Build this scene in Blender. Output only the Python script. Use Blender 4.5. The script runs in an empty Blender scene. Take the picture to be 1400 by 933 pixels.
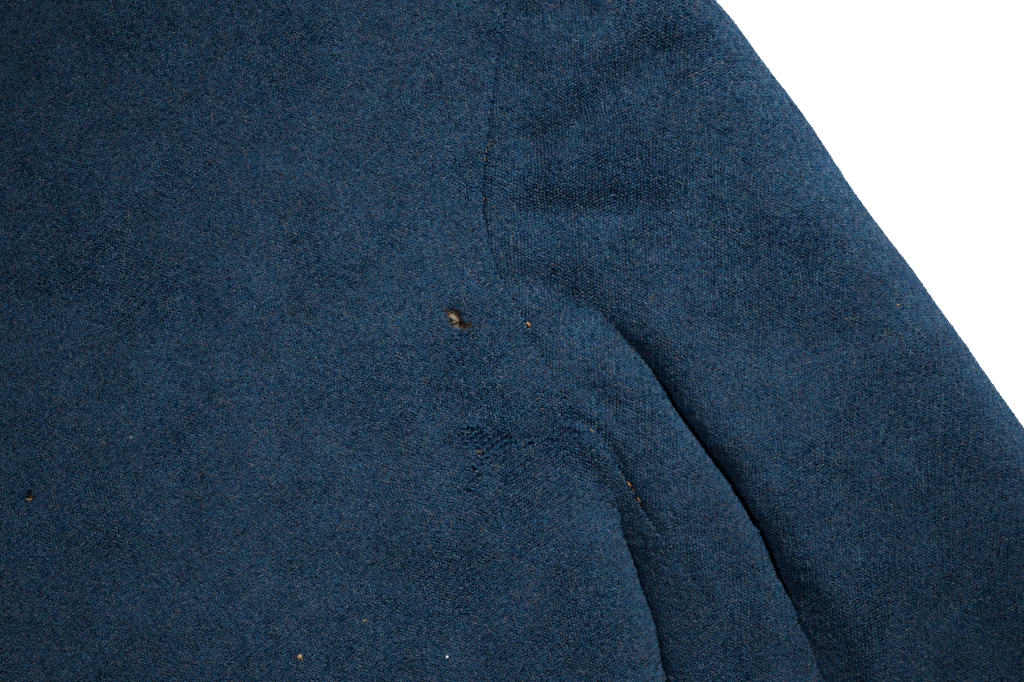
import bpy, math
import numpy as np

# ------------------------------------------------------------------ camera, world, lamps, exposure
scene = bpy.context.scene
COL = scene.collection
S = 3500.0                        # cloth units ("u") per metre: the coat is drawn up in 1/3500 m units
W0, H0 = 700.0, 466.5

cam_d = bpy.data.cameras.new("camera"); cam = bpy.data.objects.new("camera", cam_d); COL.objects.link(cam)
cam.location = (0, -1.0, 0); cam.rotation_euler = (math.radians(90), 0, 0)
cam_d.sensor_width = 36.0; cam_d.lens = 90.0
cam_d.clip_start = 0.05; cam_d.clip_end = 20.0
cam_d.dof.use_dof = True; cam_d.dof.focus_distance = 0.995; cam_d.dof.aperture_fstop = 11.0
scene.camera = cam

world = bpy.data.worlds.new("World"); scene.world = world; world.use_nodes = True
world.node_tree.nodes["Background"].inputs[0].default_value = (1, 1, 1, 1)
world.node_tree.nodes["Background"].inputs[1].default_value = 0.026

def area(name, loc, target, size, power, color=(1, 1, 1), spread=180):
    L = bpy.data.lights.new(name, 'AREA'); L.shape = 'DISK'; L.size = size; L.energy = power; L.color = color
    L.spread = math.radians(spread)
    o = bpy.data.objects.new(name, L); COL.objects.link(o); o.location = loc
    from mathutils import Vector
    o.rotation_euler = (Vector(target) - Vector(loc)).to_track_quat('-Z', 'Y').to_euler()
    return o
KEY = area("key_softbox", (0.40, -0.78, 0.62), (0.004, 0, -0.004), 0.26, 0.90, (1.0, 0.985, 0.96), 33)
FILL = area("fill_softbox", (-0.55, -0.9, 0.2), (0.0, 0, 0.0), 0.4, 0.22, (0.97, 0.98, 1.0), 40)
BACK1 = area("backdrop_lamp_high", (0.9, 0.25, 0.9), (0.25, 0.75, 0.15), 0.4, 26.0, (1, 1, 1))
BACK2 = area("backdrop_lamp_low", (1.0, 0.25, -0.4), (0.25, 0.75, 0.1), 0.4, 17.0, (1, 1, 1))

vs = scene.view_settings
vs.view_transform = 'Standard'; vs.look = 'None'; vs.exposure = 0.0; vs.gamma = 1.0; vs.use_curve_mapping = False
scene.cycles.use_denoising = False
scene.cycles.max_bounces = 5; scene.cycles.diffuse_bounces = 3; scene.cycles.glossy_bounces = 1
scene.cycles.transmission_bounces = 0; scene.cycles.volume_bounces = 0
scene.cycles.sample_clamp_indirect = 4.0

rng = np.random.default_rng(1873)

# ------------------------------------------------------------------ small numeric helpers
def curve_fn(pts, win=17):
    """smooth x(y) through points, evaluated by table"""
    pts = np.array(sorted(pts, key=lambda p: p[1]), float)
    ys = np.arange(-260, 1200, 2.0)
    x = np.interp(ys, pts[:, 1], pts[:, 0])
    lo, hi = ys < pts[0, 1], ys > pts[-1, 1]
    s0 = (pts[1, 0] - pts[0, 0]) / (pts[1, 1] - pts[0, 1]); s1 = (pts[-1, 0] - pts[-2, 0]) / (pts[-1, 1] - pts[-2, 1])
    x[lo] = pts[0, 0] + s0 * (ys[lo] - pts[0, 1]); x[hi] = pts[-1, 0] + s1 * (ys[hi] - pts[-1, 1])
    k = np.hanning(win); k /= k.sum()
    xp = np.pad(x, win // 2, mode='reflect', reflect_type='odd')
    x = np.convolve(xp, k, mode='valid')
    dx = np.gradient(x, 2.0)
    def f(y, slope=False):
        if slope: return np.interp(y, ys, dx)
        return np.interp(y, ys, x)
    return f

def noise2(seed, scale, x, y, octaves=1):
    """smooth value noise, about -1..1"""
    out = 0; amp = 1.0; tot = 0
    for o in range(octaves):
        r = np.random.default_rng(seed * 31 + o)
        n = 257
        g = r.uniform(-1, 1, (n, n))
        fx = (np.asarray(x) + 900.0) / scale; fy = (np.asarray(y) + 900.0) / scale
        ix = np.floor(fx).astype(int); iy = np.floor(fy).astype(int)
        tx = fx - ix; ty = fy - iy
        tx = tx * tx * (3 - 2 * tx); ty = ty * ty * (3 - 2 * ty)
        ix %= n - 1; iy %= n - 1
        v = (g[iy, ix] * (1 - tx) + g[iy, ix + 1] * tx) * (1 - ty) + (g[iy + 1, ix] * (1 - tx) + g[iy + 1, ix + 1] * tx) * ty
        out = out + v * amp; tot += amp; amp *= 0.5; scale *= 0.5
    return out / tot * 1.5

def smooth(a, b, x):
    t = np.clip((x - a) / (b - a), 0, 1); return t * t * (3 - 2 * t)

def poly_dist(x, y, pts):
    """distance to a polyline, signed side, and running parameter 0..1"""
    pts = np.array(pts, float); best = np.full(np.shape(x), 1e9); side = np.zeros(np.shape(x)); par = np.zeros(np.shape(x))
    seg = np.hypot(*np.diff(pts, axis=0).T); cum = np.concatenate([[0], np.cumsum(seg)]); L = cum[-1]
    for i in range(len(pts) - 1):
        a, b = pts[i], pts[i + 1]; d = b - a; l2 = (d ** 2).sum()
        t = np.clip(((x - a[0]) * d[0] + (y - a[1]) * d[1]) / l2, 0, 1)
        ex = x - a[0] - t * d[0]; ey = y - a[1] - t * d[1]; dd = np.hypot(ex, ey)
        m = dd < best
        best = np.where(m, dd, best); side = np.where(m, np.sign(d[0] * ey - d[1] * ex), side)
        par = np.where(m, (cum[i] + t * seg[i]) / L, par)
    return best, side, par

def valley(x, y, pts, width, depth, ends=0.25):
    d, s, p = poly_dist(x, y, pts)
    fade = smooth(0, ends, p) * smooth(0, ends, 1 - p) if ends > 0 else 1.0
    return -depth * np.exp(-(d / width) ** 2) * fade

# ------------------------------------------------------------------ lines of the garment (cloth units)
seam = curve_fn([(720, -200), (704, -90), (694, 0), (686, 50), (675, 120), (668, 180), (663, 230), (660, 285), (666, 322), (676, 358),
                 (690, 392), (708, 420), (724, 448), (741, 486), (760, 522), (783, 560), (806, 590), (832, 618), (853, 648),
                 (867, 672), (884, 704), (908, 738), (948, 790), (990, 855), (1030, 935), (1075, 1050), (1095, 1100)])
sil = curve_fn([(697 + (x - 700) * 1.021, 466.5 + (y - 466.5) * 1.021) for x, y in [(720, -260), (800, -180), (880, -105), (940, -45), (979, 0), (1002, 24), (1024, 56), (1053, 96), (1089, 141), (1124, 192),
                (1159, 249), (1196, 300), (1222, 335), (1248, 367), (1283, 419), (1319, 467), (1354, 519), (1400, 583),
                (1460, 670), (1530, 780), (1600, 890), (1700, 1050), (1760, 1150)]], 45)
fold1 = curve_fn([(640, 330), (700, 362), (740, 378), (775, 396), (808, 418), (845, 450), (885, 492), (922, 546), (960, 600), (1000, 656),
                  (1028, 704), (1046, 736), (1071, 790), (1096, 850), (1116, 900), (1131, 940), (1168, 1040), (1190, 1100)])
fold2 = curve_fn([(835, 600), (840, 640), (845, 690), (853, 725), (868, 765), (880, 800), (893, 840), (903, 880), (911, 920),
                  (917, 960), (926, 1040), (930, 1100)])

def slit(x, y, f, depth, left, right):
    """asymmetric fold: crisp rolled edge at the left, long slope at the right"""
    s = (x - f(y) + 1.3 * noise2(43, 40, x, y) + 0.9 * noise2(44, 9, x, y)) / np.sqrt(1 + f(y, True) ** 2)
    L = np.exp(-(np.clip(-s, 0, None) / left) ** 1.5); R = 0.5 * np.exp(-np.clip(s, 0, None) / (right * .45)) + 0.5 * np.exp(-np.clip(s, 0, None) / (right * 1.8))
    return -depth * np.where(s < 0, L, R), s

# ------------------------------------------------------------------ height of the cloth towards the camera
def h_common(x, y):
    h = 5.0 * noise2(3, 260, x, y) + 1.6 * noise2(4, 90, x, y) + 0.55 * noise2(5, 34, x, y)
    h += -26 * smooth(320, -260, x) ** 1.6            # the chest rounds off to the left
    h += -12 * smooth(250, -200, y) ** 1.5
    h += -14 * smooth(700, 1100, y) ** 1.5
    return h

def h_body_only(x, y):
    h = 0.0
    # fold at the side of the body under the arm
    amp = smooth(640, 800, y)
    v, s = slit(x, y, fold2, 34, 11.0, 20.0)
    h += v * amp
    h += -26 * np.exp(-(s / 40.0) ** 2) * smooth(590, 720, y) * (1 - 0.6 * smooth(780, 900, y))
    h += 9 * np.exp(-((s + 60) / 60.0) ** 2) * smooth(640, 820, y)
    # puckers where the armhole seam turns
    h += valley(x, y, [(760, 575), (792, 574), (818, 590), (842, 622), (856, 655)], 8, 6.5, 0.3)
    h += -valley(x, y, [(776, 598), (806, 608), (828, 636), (836, 670)], 15, 8.0, 0.3)
    h += valley(x, y, [(560, 640), (650, 615), (740, 600)], 26, 2.2, 0.3)
    h += valley(x, y, [(600, 420), (626, 440), (642, 452)], 16, 2.6, 0.2)
    h += -valley(x, y, [(150, 760), (420, 560), (620, 330)], 120, 8.0, 0.3)
    h += valley(x, y, [(-40, 420), (90, 380), (200, 300)], 55, 3.0, 0.3)
    h += valley(x, y, [(-40, 720), (80, 690), (200, 640)], 50, 2.5, 0.3)
    return h

def h_sleeve_only(x, y):
    h = 0.0
    # the long fold between the under side and the upper side of the sleeve
    amp = smooth(380, 545, y)
    low = smooth(730, 930, y)
    s = (x - fold1(y) + 1.8 * noise2(41, 40, x, y) + 1.0 * noise2(42, 9, x, y)) / np.sqrt(1 + fold1(y, True) ** 2)
    cs = 2.0 + 16.0 * low; sp = np.sqrt(np.clip(s, 0, None) ** 2 + cs ** 2) - cs
    left = np.exp(-(np.clip(-s, 0, None) / (12.0 + 24 * low + 34 * (1 - smooth(420, 540, y)))) ** 1.5)
    kf = 0.86 - 0.40 * low; right = kf * np.exp(-sp / (8.0 + 10 * low)) + (1 - kf) * np.exp(-sp / (48.0 + 24 * low))
    h += -(30 - 4 * low) * amp * np.where(s < 0, left, right) - 16 * smooth(470, 580, y) * (1 - .75 * low) * np.exp(-(s / 5.0) ** 2)
    h += -13 * smooth(340, 420, y) * (1 - smooth(470, 600, y)) * np.exp(-(s / 28.0) ** 2)
    h += 13 * smooth(440, 640, y) * np.where(s < 48 + 25 * low, np.exp(-((s - 48 - 25 * low) / 30.0) ** 2), np.exp(-((s - 48 - 25 * low) / 170.0) ** 2))
    h += 4 * smooth(520, 720, y) * np.exp(-((s + 55) / 55.0) ** 2)
    h += valley(x, y, [(900, 600), (885, 640), (900, 690)], 13, 4.0, 0.35)
    h += valley(x, y, [(925, 740), (945, 790), (985, 850)], 12, 3.5, 0.3)
    h += valley(x, y, [(1000, 760), (1010, 820), (1035, 880)], 22, 4.5, 0.3)
    # soft cross creases of the sleeve head
    h += valley(x, y, [(676, 208), (735, 190), (790, 158), (850, 104), (900, 76), (960, 40)], 26, 18.0, 0.2)
    h += valley(x, y, [(676, 300), (740, 286), (800, 292), (880, 280), (940, 250)], 26, 15.0, 0.25)
    h += valley(x, y, [(690, 8), (750, 14), (820, -6)], 26, 12.0, 0.2)
    h += -valley(x, y, [(700, 70), (780, 75), (850, 40)], 30, 4.0, 0.3)
    h += -valley(x, y, [(720, 240), (820, 215), (930, 160)], 30, 4.0, 0.3)
    h += valley(x, y, [(780, 520), (815, 542), (850, 570)], 17, 9.0, 0.3)
    h += valley(x, y, [(700, 450), (735, 478), (760, 520)], 12, 2.4, 0.3)
    h += -valley(x, y, [(800, 450), (850, 510), (880, 560)], 26, 4.0, 0.3)
    h += valley(x, y, [(1000, 420), (1090, 470), (1200, 560)], 60, 4.0, 0.3)
    h += valley(x, y, [(1120, 690), (1230, 760), (1330, 880)], 60, 5.0, 0.3)
    return h

def h_body(x, y):
    h = h_common(x, y) + h_body_only(x, y) + h_sleeve_only(x, y)
    d = np.clip((seam(y) - x) / np.sqrt(1 + seam(y, True) ** 2), 0, None)   # distance left of the armhole seam
    up = 1 - smooth(300, 470, y); st = smooth(590, 640, y) * (1 - 0.85 * smooth(690, 750, y)) * (1 - smooth(750, 850, y)); lo = smooth(700, 780, y)
    h += (0.6 - .5 * lo + 1.6 * up) * (1 - np.exp(-d / 6.0)) - (0.8 - .7 * lo + 2.6 * up * (.7 + .3 * smooth(40, 160, y)) + 2.2 * st) * np.exp(-d / 3.0)
    h += 2.2 * up * np.exp(-((d - 13) / 9.0) ** 2)                 # seam allowance pressed behind
    h += -1.2 * up * np.exp(-((d - 36) / 10.0) ** 2)
    return h - 2.5 * st * np.exp(-d / 10.0)
def h_sleeve(x, y):
    h = h_common(x, y) + h_body_only(x, y) + h_sleeve_only(x, y)
    d = (x - seam(y)) / np.sqrt(1 + seam(y, True) ** 2); dc = np.clip(d, 0, None)
    up = 1 - smooth(300, 470, y); st = smooth(590, 640, y) * (1 - 0.85 * smooth(690, 750, y)) * (1 - smooth(750, 850, y)); lo = smooth(700, 780, y)
    h += -8.0 * smooth(1.0, -9.0, d)                               # the seam allowance runs under the body
    h += -(1.0 - .9 * lo + 3.4 * up * (.6 + .4 * smooth(40, 160, y)) + 2.2 * st) * np.exp(-dc / 7.0) - 5.0 * up * np.exp(-dc / 45.0) - 2.5 * st * np.exp(-dc / 10.0)
    return h

# rasters, sampled bilinearly
RX, RY, RS = np.arange(-240, 1480, 2.0), np.arange(-240, 1180, 2.0), 2.0
gx, gy = np.meshgrid(RX, RY)
HB, HS = h_body(gx, gy), h_sleeve(gx, gy)
def samp(R, x, y):
    fx = np.clip((x - RX[0]) / RS, 0, len(RX) - 1.001); fy = np.clip((y - RY[0]) / RS, 0, len(RY) - 1.001)
    ix = fx.astype(int); iy = fy.astype(int); tx = fx - ix; ty = fy - iy
    return (R[iy, ix] * (1 - tx) + R[iy, ix + 1] * tx) * (1 - ty) + (R[iy + 1, ix] * (1 - tx) + R[iy + 1, ix + 1] * tx) * ty

EX, ED = 150.0, 92.0              # half width / half thickness of the rolled outer edge of the sleeve
ER = (EX + ED) * 0.5
def to_world(x, y, h):
    return np.stack([(x - W0) / S, -h / S, (H0 - y) / S], -1)
def surf_body(x, y, lift=0.0):
    return to_world(x, y, samp(HB, x, y) + lift)
def surf_sleeve(a, y, lift=0.0):
    xs = sil(y); th = np.clip((a - (xs - EX)) / ER, 0, math.pi * 0.97)
    x = np.where(th > 0, xs - EX + EX * np.sin(th), a)
    c = np.cos(th)
    hh = samp(HS, np.minimum(x, xs), y)
    h = -ED * (1 - c) + hh * np.where(c > 0, c * 0.75 + 0.25, 0.25) + lift * c
    x = x + lift * np.sin(th)
    return to_world(x, y, h)

# ------------------------------------------------------------------ wear: where the nap is rubbed off the weave shows
def wear(x, y):
    w = 0.30 + 0.55 * noise2(11, 95, x, y, 2)
    for cx, cy, r, k in [(690, 608, 80, .9), (785, 598, 45, .9), (640, 470, 60, .5), (745, 60, 70, .6), (880, 110, 120, .6), (750, 220, 80, .8),
                         (1080, 220, 110, .5), (140, 400, 110, .5), (160, 60, 90, .4), (600, 845, 90, .5), (860, 320, 110, .4), (730, 330, 80, .5)]:
        w = w + k * np.exp(-((x - cx) ** 2 + (y - cy) ** 2) / r ** 2)
    w = w - 0.5 * smooth(820, 1000, y) * smooth(800, 1000, x)
    return np.clip(w, 0, 1)

def bare(x, y):
    b_ = 0.0
    for cx, cy, rx, ry, k in [(642, 594, 20, 16, 1), (664, 604, 28, 14, 1), (692, 598, 28, 16, 1), (722, 610, 14, 12, .8), (768, 604, 30, 9, 1), (784, 592, 24, 8, 1), (655, 634, 10, 22, .8),
                              (646, 664, 22, 16, .7), (636, 458, 16, 8, .7), (622, 462, 10, 8, .7), (704, 362, 10, 26, .5), (52, 385, 20, 26, .5), (150, 48, 30, 9, .5), (748, 208, 34, 12, .45)]:
        b_ = b_ + k * np.exp(-((x - cx) / rx) ** 2 - ((y - cy) / ry) ** 2)
    return np.clip(b_ * (0.85 + 0.6 * noise2(51, 14, x, y) + 0.35 * noise2(52, 6, x, y)), 0, 1)

# ------------------------------------------------------------------ holes in the body cloth
def blob(cx, cy, rx, ry, seed, n=28, rough=0.25, rot=0.0):
    r = np.random.default_rng(seed); t = np.linspace(0, 2 * math.pi, n, endpoint=False)
    k = np.ones(n)
    for m in range(2, 7): k += rough / m * 1.6 * r.normal() * np.cos(m * t + r.uniform(0, 6.28))
    px, py = rx * k * np.cos(t), ry * k * np.sin(t)
    c, s = math.cos(rot), math.sin(rot)
    return np.stack([cx + px * c - py * s, cy + px * s + py * c], -1)
HOLES = [np.array([(613, 426), (616, 423), (621, 425), (626, 427), (630, 430), (632, 436), (636, 440), (641, 439), (643, 443), (641, 448), (636, 448),
                   (632, 447), (627, 448), (621, 447), (617, 443), (613, 437), (611, 431)], float),
         blob(38.5, 680, 7.0, 4.8, 5, rough=.15), blob(655, 617.5, 7.0, 3.0, 8, rough=0.3, rot=-0.1)]
HOLES[0] = HOLES[0].mean(0) + (HOLES[0] - HOLES[0].mean(0)) * np.array([1.14, 1.3])
def in_poly(x, y, P):
    ins = np.zeros(np.shape(x), bool)
    for i in range(len(P)):
        (x1, y1), (x2, y2) = P[i], P[(i + 1) % len(P)]
        if y1 == y2: continue
        c = ((y1 > y) != (y2 > y)) & (x < (x2 - x1) * (y - y1) / (y2 - y1) + x1)
        ins ^= c
    return ins
def in_hole(x, y):
    m = np.zeros(np.shape(x), bool)
    for P in HOLES:
        k = (x > P[:, 0].min() - 1) & (x < P[:, 0].max() + 1) & (y > P[:, 1].min() - 1) & (y < P[:, 1].max() + 1)
        if k.any(): m[k] |= in_poly(x[k], y[k], P)
    return m

# ------------------------------------------------------------------ materials
def new_mat(name):
    m = bpy.data.materials.new(name); m.use_nodes = True
    nt = m.node_tree; b = nt.nodes["Principled BSDF"]
    return m, nt, b
def set_in(b, **kw):
    for k, v in kw.items(): b.inputs[k.replace('_', ' ')].default_value = v

def fibre_mat(name, stops, rough=0.9, spec=0.05, patch=True):
    """dyed wool: every fibre draws its own shade; broad patches of uneven dye"""
    m, nt, b = new_mat(name)
    hi = nt.nodes.new("ShaderNodeHairInfo"); r = nt.nodes.new("ShaderNodeValToRGB")
    r.color_ramp.interpolation = 'LINEAR'
    els = r.color_ramp.elements
    while len(els) < len(stops): els.new(0.5)
    for e, (p, c) in zip(els, stops): e.position = p; e.color = (*c, 1)
    nt.links.new(hi.outputs["Random"], r.inputs[0])
    out = r.outputs[0]
    if patch:
        g = nt.nodes.new("ShaderNodeNewGeometry"); n = nt.nodes.new("ShaderNodeTexNoise")
        n.inputs["Scale"].default_value = 55; n.inputs["Detail"].default_value = 4
        nt.links.new(g.outputs["Position"], n.inputs["Vector"])
        mr = nt.nodes.new("ShaderNodeMapRange"); mr.inputs[1].default_value = .3; mr.inputs[2].default_value = .7
        mr.inputs[3].default_value = .84; mr.inputs[4].default_value = 1.16
        nt.links.new(n.outputs[0], mr.inputs[0])
        mx = nt.nodes.new("ShaderNodeMix"); mx.data_type = 'RGBA'; mx.blend_type = 'MULTIPLY'; mx.inputs[0].default_value = 1
        nt.links.new(out, mx.inputs[6]); nt.links.new(mr.outputs[0], mx.inputs[7]); out = mx.outputs[2]
    nt.links.new(out, b.inputs["Base Color"])
    b.inputs["Roughness"].default_value = rough; b.inputs["Specular IOR Level"].default_value = spec
    return m

NAVY = (0.010, 0.034, 0.080)
M_YARN = fibre_mat("wool_yarn", [(0, (0.0050, 0.0198, 0.0551)), (.14, (0.0068, 0.0396, 0.0741)), (.28, (0.0095, 0.0455, 0.1140)), (.42, (0.0139, 0.0632, 0.1064)), (.55, (0.0210, 0.0435, 0.1064)),
                                 (.68, (0.0174, 0.0712, 0.1330)), (.80, (0.0405, 0.0791, 0.1311)), (.90, (0.0458, 0.0494, 0.0950)), (.96, (0.0280, 0.0939, 0.1187)), (1, (0.0856, 0.0989, 0.1330))])
M_NAP = fibre_mat("wool_nap", [(0, (0.0050, 0.0217, 0.0617)), (.12, (0.0068, 0.0445, 0.0808)), (.24, (0.0104, 0.0544, 0.1283)), (.36, (0.0156, 0.0791, 0.1283)), (.48, (0.0280, 0.0494, 0.1235)),
                               (.60, (0.0192, 0.0840, 0.1568)), (.70, (0.0502, 0.0939, 0.1520)), (.80, (0.0635, 0.0544, 0.1045)), (.87, (0.0280, 0.1088, 0.1235)), (.93, (0.0850, 0.0880, 0.1200)),
                               (.97, (0.0936, 0.0655, 0.0608)), (1, (0.1450, 0.1350, 0.1400))])
M_BASE, nt, b = new_mat("wool_ground")
n = nt.nodes.new("ShaderNodeTexNoise"); n.inputs["Scale"].default_value = 900; n.inputs["Detail"].default_value = 3
tc = nt.nodes.new("ShaderNodeTexCoord"); nt.links.new(tc.outputs["Object"], n.inputs["Vector"])
rp = nt.nodes.new("ShaderNodeValToRGB"); rp.color_ramp.elements[0].color = (.002, .009, .026, 1); rp.color_ramp.elements[1].color = (.006, .026, .060, 1)  # darker than the yarn: shade in the gaps between floats partly painted in
nt.links.new(n.outputs[0], rp.inputs[0]); nt.links.new(rp.outputs[0], b.inputs["Base Color"])
bp = nt.nodes.new("ShaderNodeBump"); bp.inputs["Strength"].default_value = 0.6; bp.inputs["Distance"].default_value = 0.0004
nt.links.new(n.outputs[0], bp.inputs["Height"]); nt.links.new(bp.outputs[0], b.inputs["Normal"])
set_in(b, Roughness=0.95, Specular_IOR_Level=0.05)

def noisy_mat(name, c0, c1, scale, rough=0.9, bump=0.0, spec=0.1):
    m, nt, b = new_mat(name)
    tc = nt.nodes.new("ShaderNodeTexCoord"); n = nt.nodes.new("ShaderNodeTexNoise"); n.inputs["Scale"].default_value = scale; n.inputs["Detail"].default_value = 4
    r = nt.nodes.new("ShaderNodeValToRGB"); r.color_ramp.elements[0].position = .35; r.color_ramp.elements[1].position = .65
    r.color_ramp.elements[0].color = (*c0, 1); r.color_ramp.elements[1].color = (*c1, 1)
    nt.links.new(tc.outputs["Object"], n.inputs["Vector"]); nt.links.new(n.outputs[0], r.inputs[0]); nt.links.new(r.outputs[0], b.inputs["Base Color"])
    if bump:
        bp = nt.nodes.new("ShaderNodeBump"); bp.inputs["Strength"].default_value = bump; bp.inputs["Distance"].default_value = 0.0003
        nt.links.new(n.outputs[0], bp.inputs["Height"]); nt.links.new(bp.outputs[0], b.inputs["Normal"])
    set_in(b, Roughness=rough, Specular_IOR_Level=spec)
    return m
M_CANVAS = noisy_mat("tan_canvas", (.025, .017, .009), (.13, .10, .062), 900, bump=.5)
M_THREAD = noisy_mat("rust_thread", (.26, .10, .03), (.42, .19, .06), 1500)
M_DULL = noisy_mat("faded_thread", (.12, .055, .022), (.22, .11, .045), 1500)
M_BROWN = noisy_mat("brown_fibre", (.03, .018, .01), (.07, .045, .025), 1500)
M_TAN = noisy_mat("tan_lint", (.26, .15, .06), (.42, .28, .14), 1200, bump=.4)
M_PALE = noisy_mat("pale_lint", (.10, .085, .06), (.22, .19, .145), 1200, bump=.4)
M_GREY = noisy_mat("grey_lint", (.16, .20, .23), (.28, .32, .34), 1200, bump=.4)
M_WHITE, nt, b = new_mat("white_bead"); set_in(b, Base_Color=(.85, .87, .9, 1), Roughness=.25, Specular_IOR_Level=.6)
M_FLUFF = noisy_mat("navy_fluff", (.010, .035, .075), (.02, .06, .11), 1500)
M_PAPER, nt, b = new_mat("white_paper"); set_in(b, Base_Color=(.92, .92, .92, 1), Roughness=.9, Specular_IOR_Level=.1)
n = nt.nodes.new("ShaderNodeTexNoise"); n.inputs["Scale"].default_value = 300
bp = nt.nodes.new("ShaderNodeBump"); bp.inputs["Strength"].default_value = .05; bp.inputs["Distance"].default_value = .0005
nt.links.new(n.outputs[0], bp.inputs["Height"]); nt.links.new(bp.outputs[0], b.inputs["Normal"])

# ------------------------------------------------------------------ object helpers
def mesh_obj(name, verts, faces, mat, parent=None, smooth_shade=True, quads=None):
    me = bpy.data.meshes.new(name)
    if quads is not None:
        nv, nf = len(verts), len(quads)
        me.vertices.add(nv); me.vertices.foreach_set("co", np.ascontiguousarray(verts, np.float32).ravel())
        me.loops.add(nf * 4); me.loops.foreach_set("vertex_index", np.ascontiguousarray(quads, np.int32).ravel())
        me.polygons.add(nf); me.polygons.foreach_set("loop_start", np.arange(0, nf * 4, 4, dtype=np.int32))
        me.update(calc_edges=True)
    else:
        me.from_pydata([tuple(v) for v in verts], [], faces); me.update()
    if smooth_shade: me.polygons.foreach_set("use_smooth", np.ones(len(me.polygons), bool))
    me.materials.append(mat)
    o = bpy.data.objects.new(name, me); COL.objects.link(o)
    if parent: o.parent = parent
    return o

def hair_obj(name, P, R, mat, parent, kind="stuff"):
    """P: (n, k, 3) world points, R: (n, k) radii"""
    n, k, _ = P.shape
    cu = bpy.data.hair_curves.new(name); cu.add_curves([k] * n)
    cu.position_data.foreach_set("vector", np.ascontiguousarray(P, np.float32).ravel())
    ra = cu.attributes.get("radius") or cu.attributes.new("radius", 'FLOAT', 'POINT')
    ra.data.foreach_set("value", np.ascontiguousarray(R, np.float32).ravel())
    cu.materials.append(mat)
    o = bpy.data.objects.new(name, cu); COL.objects.link(o); o.parent = parent
    if kind: o["kind"] = kind
    return o

def tag(o, label, cat, group=None):
    o["label"] = label; o["category"] = cat
    if group: o["group"] = group

# ------------------------------------------------------------------ the setting: a white paper sheet hung behind the coat
yy = np.linspace(-1.6, 1.6, 25)
bx = np.linspace(-2.2, 2.2, 23)
V = np.array([[x, 0.75 + 0.004 * math.sin(3 * x + 2 * z), z] for z in yy for x in bx])
Q = np.array([[r * 23 + c, r * 23 + c + 1, (r + 1) * 23 + c + 1, (r + 1) * 23 + c] for r in range(24) for c in range(22)])
bd = mesh_obj("backdrop", V, None, M_PAPER, quads=Q); bd["kind"] = "structure"

# ------------------------------------------------------------------ the coat
coat = bpy.data.objects.new("coat", None); COL.objects.link(coat); coat.location = (0, 0, 0)
tag(coat, "navy blue worn wool twill coat, set-in sleeve hanging beside the body panel", "coat")

def grid_piece(name, A, Y, surf, keep=None, snap=None):
    ny, nx = A.shape
    if snap is not None: A, Y = snap(A, Y)
    P = surf(A, Y, -2.6).reshape(-1, 3)                        # the ground lies below the floats
    idx = np.arange(ny * nx).reshape(ny, nx)
    q = np.stack([idx[1:, :-1], idx[1:, 1:], idx[:-1, 1:], idx[:-1, :-1]], -1).reshape(-1, 4)
    if keep is not None:
        cx = (A[1:, :-1] + A[1:, 1:] + A[:-1, 1:] + A[:-1, :-1]).ravel() / 4; cy = (Y[1:, :-1] + Y[1:, 1:] + Y[:-1, 1:] + Y[:-1, :-1]).ravel() / 4
        q = q[keep(cx, cy)]
    used = np.zeros(len(P), bool); used[q.ravel()] = True
    remap = np.cumsum(used) - 1
    return mesh_obj(name, P[used], None, M_BASE, coat, quads=remap[q])

def snap_holes(A, Y):
    """pull the vertices nearest to a hole's outline onto it so that its rim is clean"""
    A = A.copy(); Y = Y.copy()
    for P in HOLES:
        c = P.mean(0); m = (np.abs(A - c[0]) < 26) & (np.abs(Y - c[1]) < 22)
        x, y = A[m], Y[m]; best = np.full(x.shape, 1e9); bx_, by_ = x.copy(), y.copy()
        for i in range(len(P)):
            a, b_ = P[i], P[(i + 1) % len(P)]; d = b_ - a
            t = np.clip(((x - a[0]) * d[0] + (y - a[1]) * d[1]) / (d @ d), 0, 1)
            qx, qy = a[0] + t * d[0], a[1] + t * d[1]; dd = np.hypot(x - qx, y - qy)
            k = dd < best; best[k] = dd[k]; bx_[k] = qx[k]; by_[k] = qy[k]
        k = best < 1.15; x[k] = bx_[k]; y[k] = by_[k]; A[m] = x; Y[m] = y
    return A, Y

YR = np.arange(-130, 1066, 2.2)
ncb = 400
tb = np.linspace(0, 1, ncb)
sx = seam(YR)[:, None]
A = -160 + (sx + 160) * tb[None, :]; Y = np.repeat(YR[:, None], ncb, 1)
body = grid_piece("body_panel", A, Y, surf_body, keep=lambda x, y: ~in_hole(x, y), snap=snap_holes)
body["label"] = "navy wool body panel with a moth hole near the armhole"
ncs = 420
ts = np.linspace(0, 1, ncs)
a0 = seam(YR)[:, None] - 14; a1 = np.minimum(sil(YR)[:, None] - EX + ER * math.pi * 0.97, 1500.0)
A = a0 + (a1 - a0) * ts[None, :]; Y = np.repeat(YR[:, None], ncs, 1)
sleeve = grid_piece("sleeve", A, Y, surf_sleeve)
sleeve["label"] = "navy wool sleeve with one long deep fold"

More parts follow.
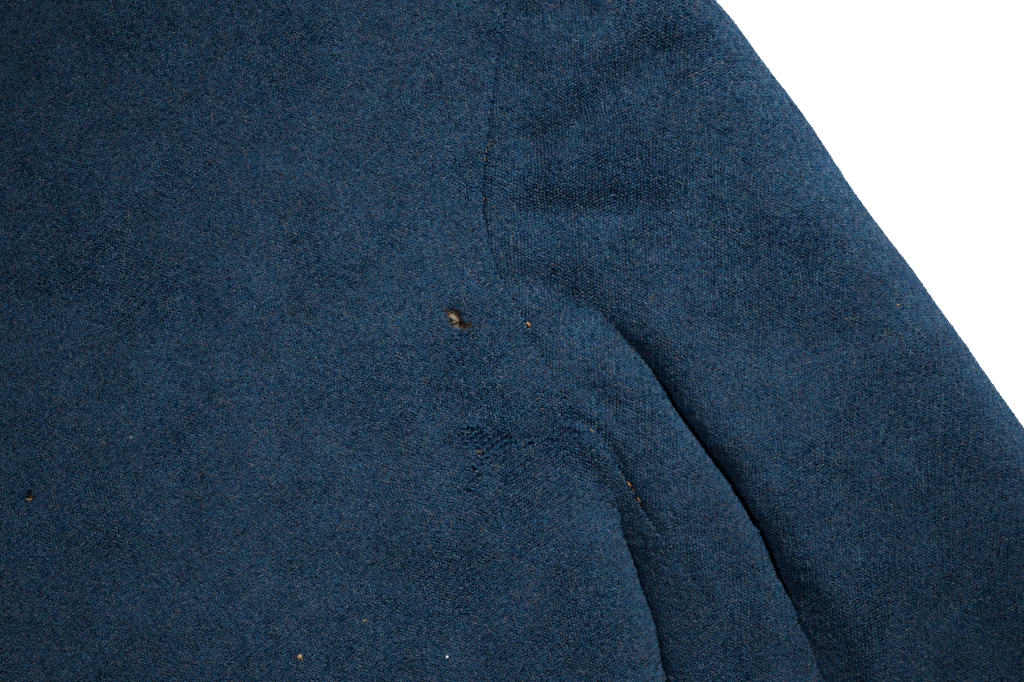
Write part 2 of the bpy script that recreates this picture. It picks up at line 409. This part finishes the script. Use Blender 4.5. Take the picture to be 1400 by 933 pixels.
# woven 2/2 twill: every float of warp or weft is two plies lying on the ground cloth
PITCH = 3.0
def weave(x0, x1, y0, y1, alpha_fn_deg, surf, ok, parent, seed):
    r = np.random.default_rng(seed)
    al = math.radians(alpha_fn_deg); ux, uy = math.cos(al), -math.sin(al); vx, vy = -math.sin(al), -math.cos(al)
    cx, cy = (x0 + x1) / 2, (y0 + y1) / 2; ext = math.hypot(x1 - x0, y1 - y0) / 2 / PITCH + 2
    n = int(ext)
    I, J = np.meshgrid(np.arange(-n, n), np.arange(-n, n)); I = I.ravel(); J = J.ravel()
    m = (J - I) % 4
    Ps, Rs = [], []
    for kind in (0, 1):
        if kind == 0:                                        # warp floats: start where (J-I)%4==0, two cells along v
            k = m == 0; u = I[k] + .5; v = J[k] + 1.0; du, dv = 0.0, 1.0
        else:                                                # weft floats: on top where m in {2,3}; along u m decreases
            k = m == 3; u = I[k] + 1.0; v = J[k] + .5; du, dv = 1.0, 0.0
        x = cx + (u * ux + v * vx) * PITCH; y = cy + (u * uy + v * vy) * PITCH
        wx = 5.0 * noise2(21, 120, x, y) + 1.6 * noise2(22, 30, x, y) + 0.5 * noise2(25, 9, x, y)
        wy = 5.0 * noise2(23, 120, x, y) + 1.6 * noise2(24, 30, x, y) + 0.5 * noise2(26, 9, x, y)
        x = x + wx; y = y + wy
        keep = ok(x, y); x, y = x[keep], y[keep]
        odd = ((I[k] if kind == 0 else J[k])[keep] % 2) == 1
        bx = bare(x, y); thin = bx > .64 + r.normal(0, .06, len(x))    # threadbare: half of the floats are gone, the rest stand as open steps
        gone = thin & (odd if kind == 0 else ~odd)
        if kind == 1:
            x = x + np.where(thin, (.5 * ux - 1.1 * vx) * PITCH, 0); y = y + np.where(thin, (.5 * uy - 1.1 * vy) * PITCH, 0)
        x, y = x[~gone], y[~gone]; N = len(x)
        w = wear(x, y); ba = bare(x, y); w = np.maximum(w, ba)
        for ply in (0, 1):                                   # the yarn itself, then a finer ply twisted over it
            T = np.linspace(-1, 1, 5)[None, :]
            half = PITCH * r.uniform(1.1, 1.4, (N, 1))
            ang = r.normal(0, 0.08 + 0.20 * (1 - w), N)[:, None] + (0.0 if ply == 0 else r.normal(0, .35, (N, 1)))
            dx, dy = du * ux + dv * vx, du * uy + dv * vy
            ddx = dx * np.cos(ang) - dy * np.sin(ang); ddy = dx * np.sin(ang) + dy * np.cos(ang)
            off = r.normal(0, 0.07 + .16 * ply, (N, 1)) * PITCH + 0.0 * T
            X = x[:, None] + ddx * T * half - ddy * off; Yq = y[:, None] + ddy * T * half + ddx * off
            lift = PITCH * ((0.75 + .25 * ba[:, None]) * (1 - 1.5 * T ** 2)) * r.uniform(0.75, 1.25, (N, 1)) + (0.05 + .26 * ply) * PITCH + r.normal(0, .10, (N, 1)) * PITCH
            kk = ~in_hole(X, Yq).any(1) if surf is surf_body else np.ones(N, bool)
            P = surf(X, Yq, lift)
            R = (PITCH * (0.41, 0.17)[ply] / S) * (1 - .16 * smooth(.7, 1.0, w) - .06 * ba)[:, None] * (1.0 if ply == 0 else (1 - .8 * ba)[:, None]) * (1 - 0.35 * T ** 2) * r.uniform(0.8, 1.2, (N, 1))
            Ps.append(P[kk]); Rs.append(R[kk])
    hair_obj("twill_weave", np.concatenate(Ps), np.concatenate(Rs), M_YARN, parent)

def nap(N, x0, x1, y0, y1, surf, ok, parent, seed, bias):
    """felted loose fibres lying over the weave"""
    r = np.random.default_rng(seed)
    x = r.uniform(x0, x1, N); y = r.uniform(y0, y1, N)
    k = ok(x, y); x, y = x[k], y[k]
    w = wear(x, y); ba = bare(x, y); k = r.uniform(0, 1, len(x)) > np.maximum(0.9 * w, 1.02 * ba ** .6); x, y, w = x[k], y[k], w[k]; n = len(x)
    L = r.gamma(3.0, 2.3, n) * (1 - .35 * w) + 2.5
    ang = r.uniform(0, 2 * math.pi, n); ang = np.where(r.uniform(0, 1, n) < .35, bias + r.normal(0, .5, n), ang)
    turn = r.normal(0, 1.1, n)
    K = 5
    T = np.linspace(0, 1, K)[None, :]
    A_ = ang[:, None] + turn[:, None] * T + 0.5 * np.sin(T * 6 + r.uniform(0, 6.28, (n, 1)))
    st = L[:, None] / (K - 1)
    X = x[:, None] + np.concatenate([np.zeros((n, 1)), np.cumsum(np.cos(A_[:, :-1]) * st, 1)], 1)
    Yq = y[:, None] + np.concatenate([np.zeros((n, 1)), np.cumsum(np.sin(A_[:, :-1]) * st, 1)], 1)
    top = r.gamma(2.0, 0.55, (n, 1)) + 0.3
    tall = r.uniform(0, 1, (n, 1)) < .04
    top = np.where(tall, top * 2.0, top)
    lift = 1.0 + top * np.sin(np.pi * np.clip(T * 0.9 + .1, 0, 1)) - 0.6 * T
    P = surf(X, Yq, lift)
    R = (r.uniform(.18, .40, (n, 1)) / S) * (1 - .5 * T ** 2)
    yk = np.clip(Yq, -200, 1090); cross = ((X > seam(yk) - .8) if surf is surf_body else (X < seam(yk) + .8)).any(1) & (y < 720)
    X, Yq, P, R = X[~cross], Yq[~cross], P[~cross], R[~cross]
    if surf is surf_body:
        kk = ~in_hole(X, Yq).any(1); P, R = P[kk], R[kk]
    hair_obj("wool_nap", P, R, M_NAP, parent)

ok_body = lambda x, y: (x < seam(y) - 1.2) & (x > -60) & (y > -50) & (y < 990) & ~in_hole(x, y)
ok_sl = lambda a, y: (a > seam(y) - 2) & (y > -50) & (y < 990) & (a < sil(y) - EX + ER * 2.2) & (a < 1470)
weave(-60, 1100, -50, 990, -4, surf_body, ok_body, body, 71)
weave(640, 1480, -50, 990, 47, surf_sleeve, ok_sl, sleeve, 72)
nap(230000, -60, 1010, -50, 990, surf_body, ok_body, body, 73, -0.3)
nap(180000, 640, 1470, -50, 990, surf_sleeve, ok_sl, sleeve, 74, 0.9)

# canvas interlining seen through the moth holes
def patch(name, cx, cy, rx, ry, depth, mat, seed, pit=0.0):
    r = np.random.default_rng(seed); n = 15
    u = np.linspace(-1, 1, n); U, Vv = np.meshgrid(u, u)
    X, Yq = cx + U * rx, cy + Vv * ry
    lift = -depth + 0.5 * r.normal(0, 1, X.shape) - pit * np.exp(-((X - cx - rx * .38) ** 2 + (Yq - cy - ry * .25) ** 2) / (rx * .27) ** 2)
    P = surf_body(X, Yq, lift).reshape(-1, 3); i = np.arange(n * n).reshape(n, n)
    q = np.stack([i[1:, :-1], i[1:, 1:], i[:-1, 1:], i[:-1, :-1]], -1).reshape(-1, 4)
    o = mesh_obj(name, P, None, mat, coat, quads=q)
    return o
o = patch("interlining", 626, 437, 24, 22, 4.6, M_CANVAS, 1, 16.0); o["label"] = "tan canvas interlining showing through the moth hole"
o = patch("interlining", 38, 681, 22, 20, 11.0, M_THREAD, 2); o["label"] = "rust brown interlining behind the pinhole"
o = patch("interlining", 655, 617, 10, 6, 4.4, M_CANVAS, 3)

# frayed ends round the holes
def fray(P, n, seed, mat, lo=2, hi=7):
    r = np.random.default_rng(seed); N = n
    i = r.integers(0, len(P), N); t = r.uniform(0, 1, N)[:, None]
    p = P[i] * (1 - t) + P[(i + 1) % len(P)] * t
    c = P.mean(0); d = c - p; d /= np.linalg.norm(d, axis=1)[:, None] + 1e-6
    a = np.arctan2(d[:, 1], d[:, 0]) + r.normal(0, .8, N)
    L = r.uniform(lo, hi, N)
    T = np.linspace(-.5, 1, 5)[None, :]
    A_ = a[:, None] + r.normal(0, .7, (N, 1)) * T
    X = p[:, :1] + np.cos(A_) * T * L[:, None]; Yq = p[:, 1:] + np.sin(A_) * T * L[:, None]
    lift = 1.4 * (1 - T) + r.normal(0, .6, (N, 1)) - 1.2 * np.clip(T, 0, 1)
    hair_obj("frayed_fibre", surf_body(X, Yq, lift), np.repeat((r.uniform(.25, .5, (N, 1)) / S), 5, 1), mat, body)
fray(HOLES[0], 90, 5, M_YARN, 2, 6); fray(HOLES[0], 34, 6, M_BROWN, 4, 10); fray(HOLES[1], 24, 7, M_YARN, 1, 3); fray(HOLES[2], 50, 8, M_YARN, 2, 5)

# tufts of canvas standing in the moth hole
def tube(name, pts, rad, mat, parent, surf=None, sides=6):
    """a short bent thread: pts (x, y, lift, radius factor)"""
    pts = np.array(pts, float); C = surf(pts[:, 0], pts[:, 1], pts[:, 2])
    V, F = [], []
    for i, c in enumerate(C):
        t = C[min(i + 1, len(C) - 1)] - C[max(i - 1, 0)]; t = t / np.linalg.norm(t)
        a = np.cross(t, (0, 1, 0.01)); a /= np.linalg.norm(a); b_ = np.cross(t, a); rr = rad / S * pts[i, 3]
        for k in range(sides):
            w = 2 * math.pi * k / sides; V.append(c + rr * (math.cos(w) * a + math.sin(w) * b_))
    for i in range(len(C) - 1):
        for k in range(sides):
            F.append((i * sides + k, i * sides + (k + 1) % sides, (i + 1) * sides + (k + 1) % sides, (i + 1) * sides + k))
    F.append(tuple(range(sides))[::-1]); F.append(tuple((len(C) - 1) * sides + k for k in range(sides)))
    return mesh_obj(name, V, F, mat, parent)
tube("canvas_tuft", [(613, 435, -1.5, .5), (617, 433, .2, 1), (621, 436, .4, 1.2), (625, 440, -.8, .7)], 3.4, M_PALE, coat, surf_body)
tube("canvas_tuft", [(617, 442, -1.5, .5), (621, 441, .6, 1), (625, 440, .4, .8), (628, 437, -1.2, .5)], 1.2, M_PALE, coat, surf_body)
tube("loose_thread", [(620, 404, 1.0, .5), (626, 409, 2.4, 1), (632, 414, 2.2, 1), (637, 416, 2.0, 1), (642, 420, 1.0, .5)], .55, M_BROWN, coat, surf_body)
tube("loose_thread", [(614, 424, .8, .5), (621, 428, 2.0, 1), (626, 434, 1.4, 1), (631, 441, .2, .6)], .6, M_BROWN, coat, surf_body)

tube("canvas_tuft", [(34, 682.5, -1.5, .6), (37, 684, .2, 1), (40, 684, .3, 1), (43, 682.5, -1.5, .6)], 1.2, M_TAN, coat, surf_body)
tube("canvas_tuft", [(648, 617, -1, .5), (652, 618, 1.6, 1), (657, 617.5, 1.8, 1), (662, 617, -.5, .5)], 1.5, M_CANVAS, coat, surf_body)
# rust sewing thread of the armhole seam, where it shows
for i, (x, y, dx, dy, rr) in enumerate([(667, 197, 0, 3, .9), (665, 207, .5, 3, .9), (663, 218, -.5, 3.2, 1.0), (661.5, 272, 0, 3.0, .9), (674, 283, 4, -1, .6),
                                       (674, 349, 2, 3, .8), (722.5, 443.5, 2.6, 3, 1.8), (809, 589, 2.4, 2.6, 1.0),
                                       (861.5, 663.5, 2.8, 4, 1.7), (867, 671, 2, 2, 1.1), (874.5, 684.5, 3, 5, 1.5)]):
    tube("stitch", [(x - dx, y - dy, 0.6, .5), (x - dx * .4, y - dy * .4, 2.2, 1), (x + dx * .4, y + dy * .4, 2.2, 1), (x + dx, y + dy, .6, .5)], rr, M_THREAD if y > 400 else M_DULL, coat,
         surf_body if x < seam(y) else surf_sleeve)

# ------------------------------------------------------------------ lint lying on the cloth: things of their own
def lint(name, x, y, rx, ry, mat, seed, surf, label, cat="lint", fuzz=0, rot=0.0, fm=None):
    r = np.random.default_rng(seed); me_v, me_f = [], []
    nu, nv = 9, 6; p0 = surf(np.array([x]), np.array([y]), np.array([1.6]))[0]
    k = r.uniform(.8, 1.2, (nv + 1, nu))
    for j in range(nv + 1):
        ph = math.pi * j / nv
        for i in range(nu):
            th = 2 * math.pi * i / nu; q = k[j, i] if 0 < j < nv else 1
            a, c = rx * math.sin(ph) * math.cos(th) * q, ry * math.sin(ph) * math.sin(th) * q
            me_v.append(((a * math.cos(rot) - c * math.sin(rot)) / S, -math.cos(ph) * min(rx, ry) * .8 / S, (a * math.sin(rot) + c * math.cos(rot)) / S))
    for j in range(nv):
        for i in range(nu): me_f.append((j * nu + i, j * nu + (i + 1) % nu, (j + 1) * nu + (i + 1) % nu, (j + 1) * nu + i))
    o = mesh_obj(name, me_v, me_f, mat); o.location = p0
    tag(o, label, cat, "specks lying on the cloth")
    if fuzz:
        n = fuzz; T = np.linspace(0, 1, 5)[None, :]; a = r.uniform(0, 6.28, (n, 1)) + r.normal(0, 1, (n, 1)) * T; L = r.uniform(.8, 2.0, (n, 1)) * max(rx, ry)
        P = np.stack([np.cos(a) * L * T, np.repeat(-r.uniform(0, 1.5, (n, 1)), 5, 1) * np.sin(T * 3), np.sin(a) * L * T], -1) / S
        hair_obj("stray_fibre", P, np.repeat(r.uniform(.2, .4, (n, 1)) / S, 5, 1), fm or mat, o)
    return o
lint("lint_speck", 410, 898, 4.2, 3.6, M_TAN, 1, surf_body, "tan lint speck low on the body panel, largest of the pale specks", fuzz=6)
lint("lint_speck", 497.5, 849, 3.4, 2.0, M_PALE, 2, surf_body, "faint beige lint speck up and right of the tan speck", fuzz=10)
lint("glass_grain", 611, 899, 2.2, 2.8, M_WHITE, 3, surf_body, "bright white glossy grain near the bottom edge of the body panel", "grain")
lint("lint_speck", 180, 598, 2.0, 1.6, M_GREY, 4, surf_body, "pale grey lint speck alone on the left of the body panel", fuzz=4)
lint("lint_speck", 1216, 417, 2.0, 1.6, M_TAN, 5, surf_sleeve, "tiny tan lint speck near the outer edge of the sleeve", fuzz=3)
lint("fluff_ball", 1033, 727, 4.4, 3.8, M_FLUFF, 6, surf_sleeve, "small navy fluff ball caught at the edge of the long sleeve fold", "fluff", fuzz=40, fm=M_YARN)
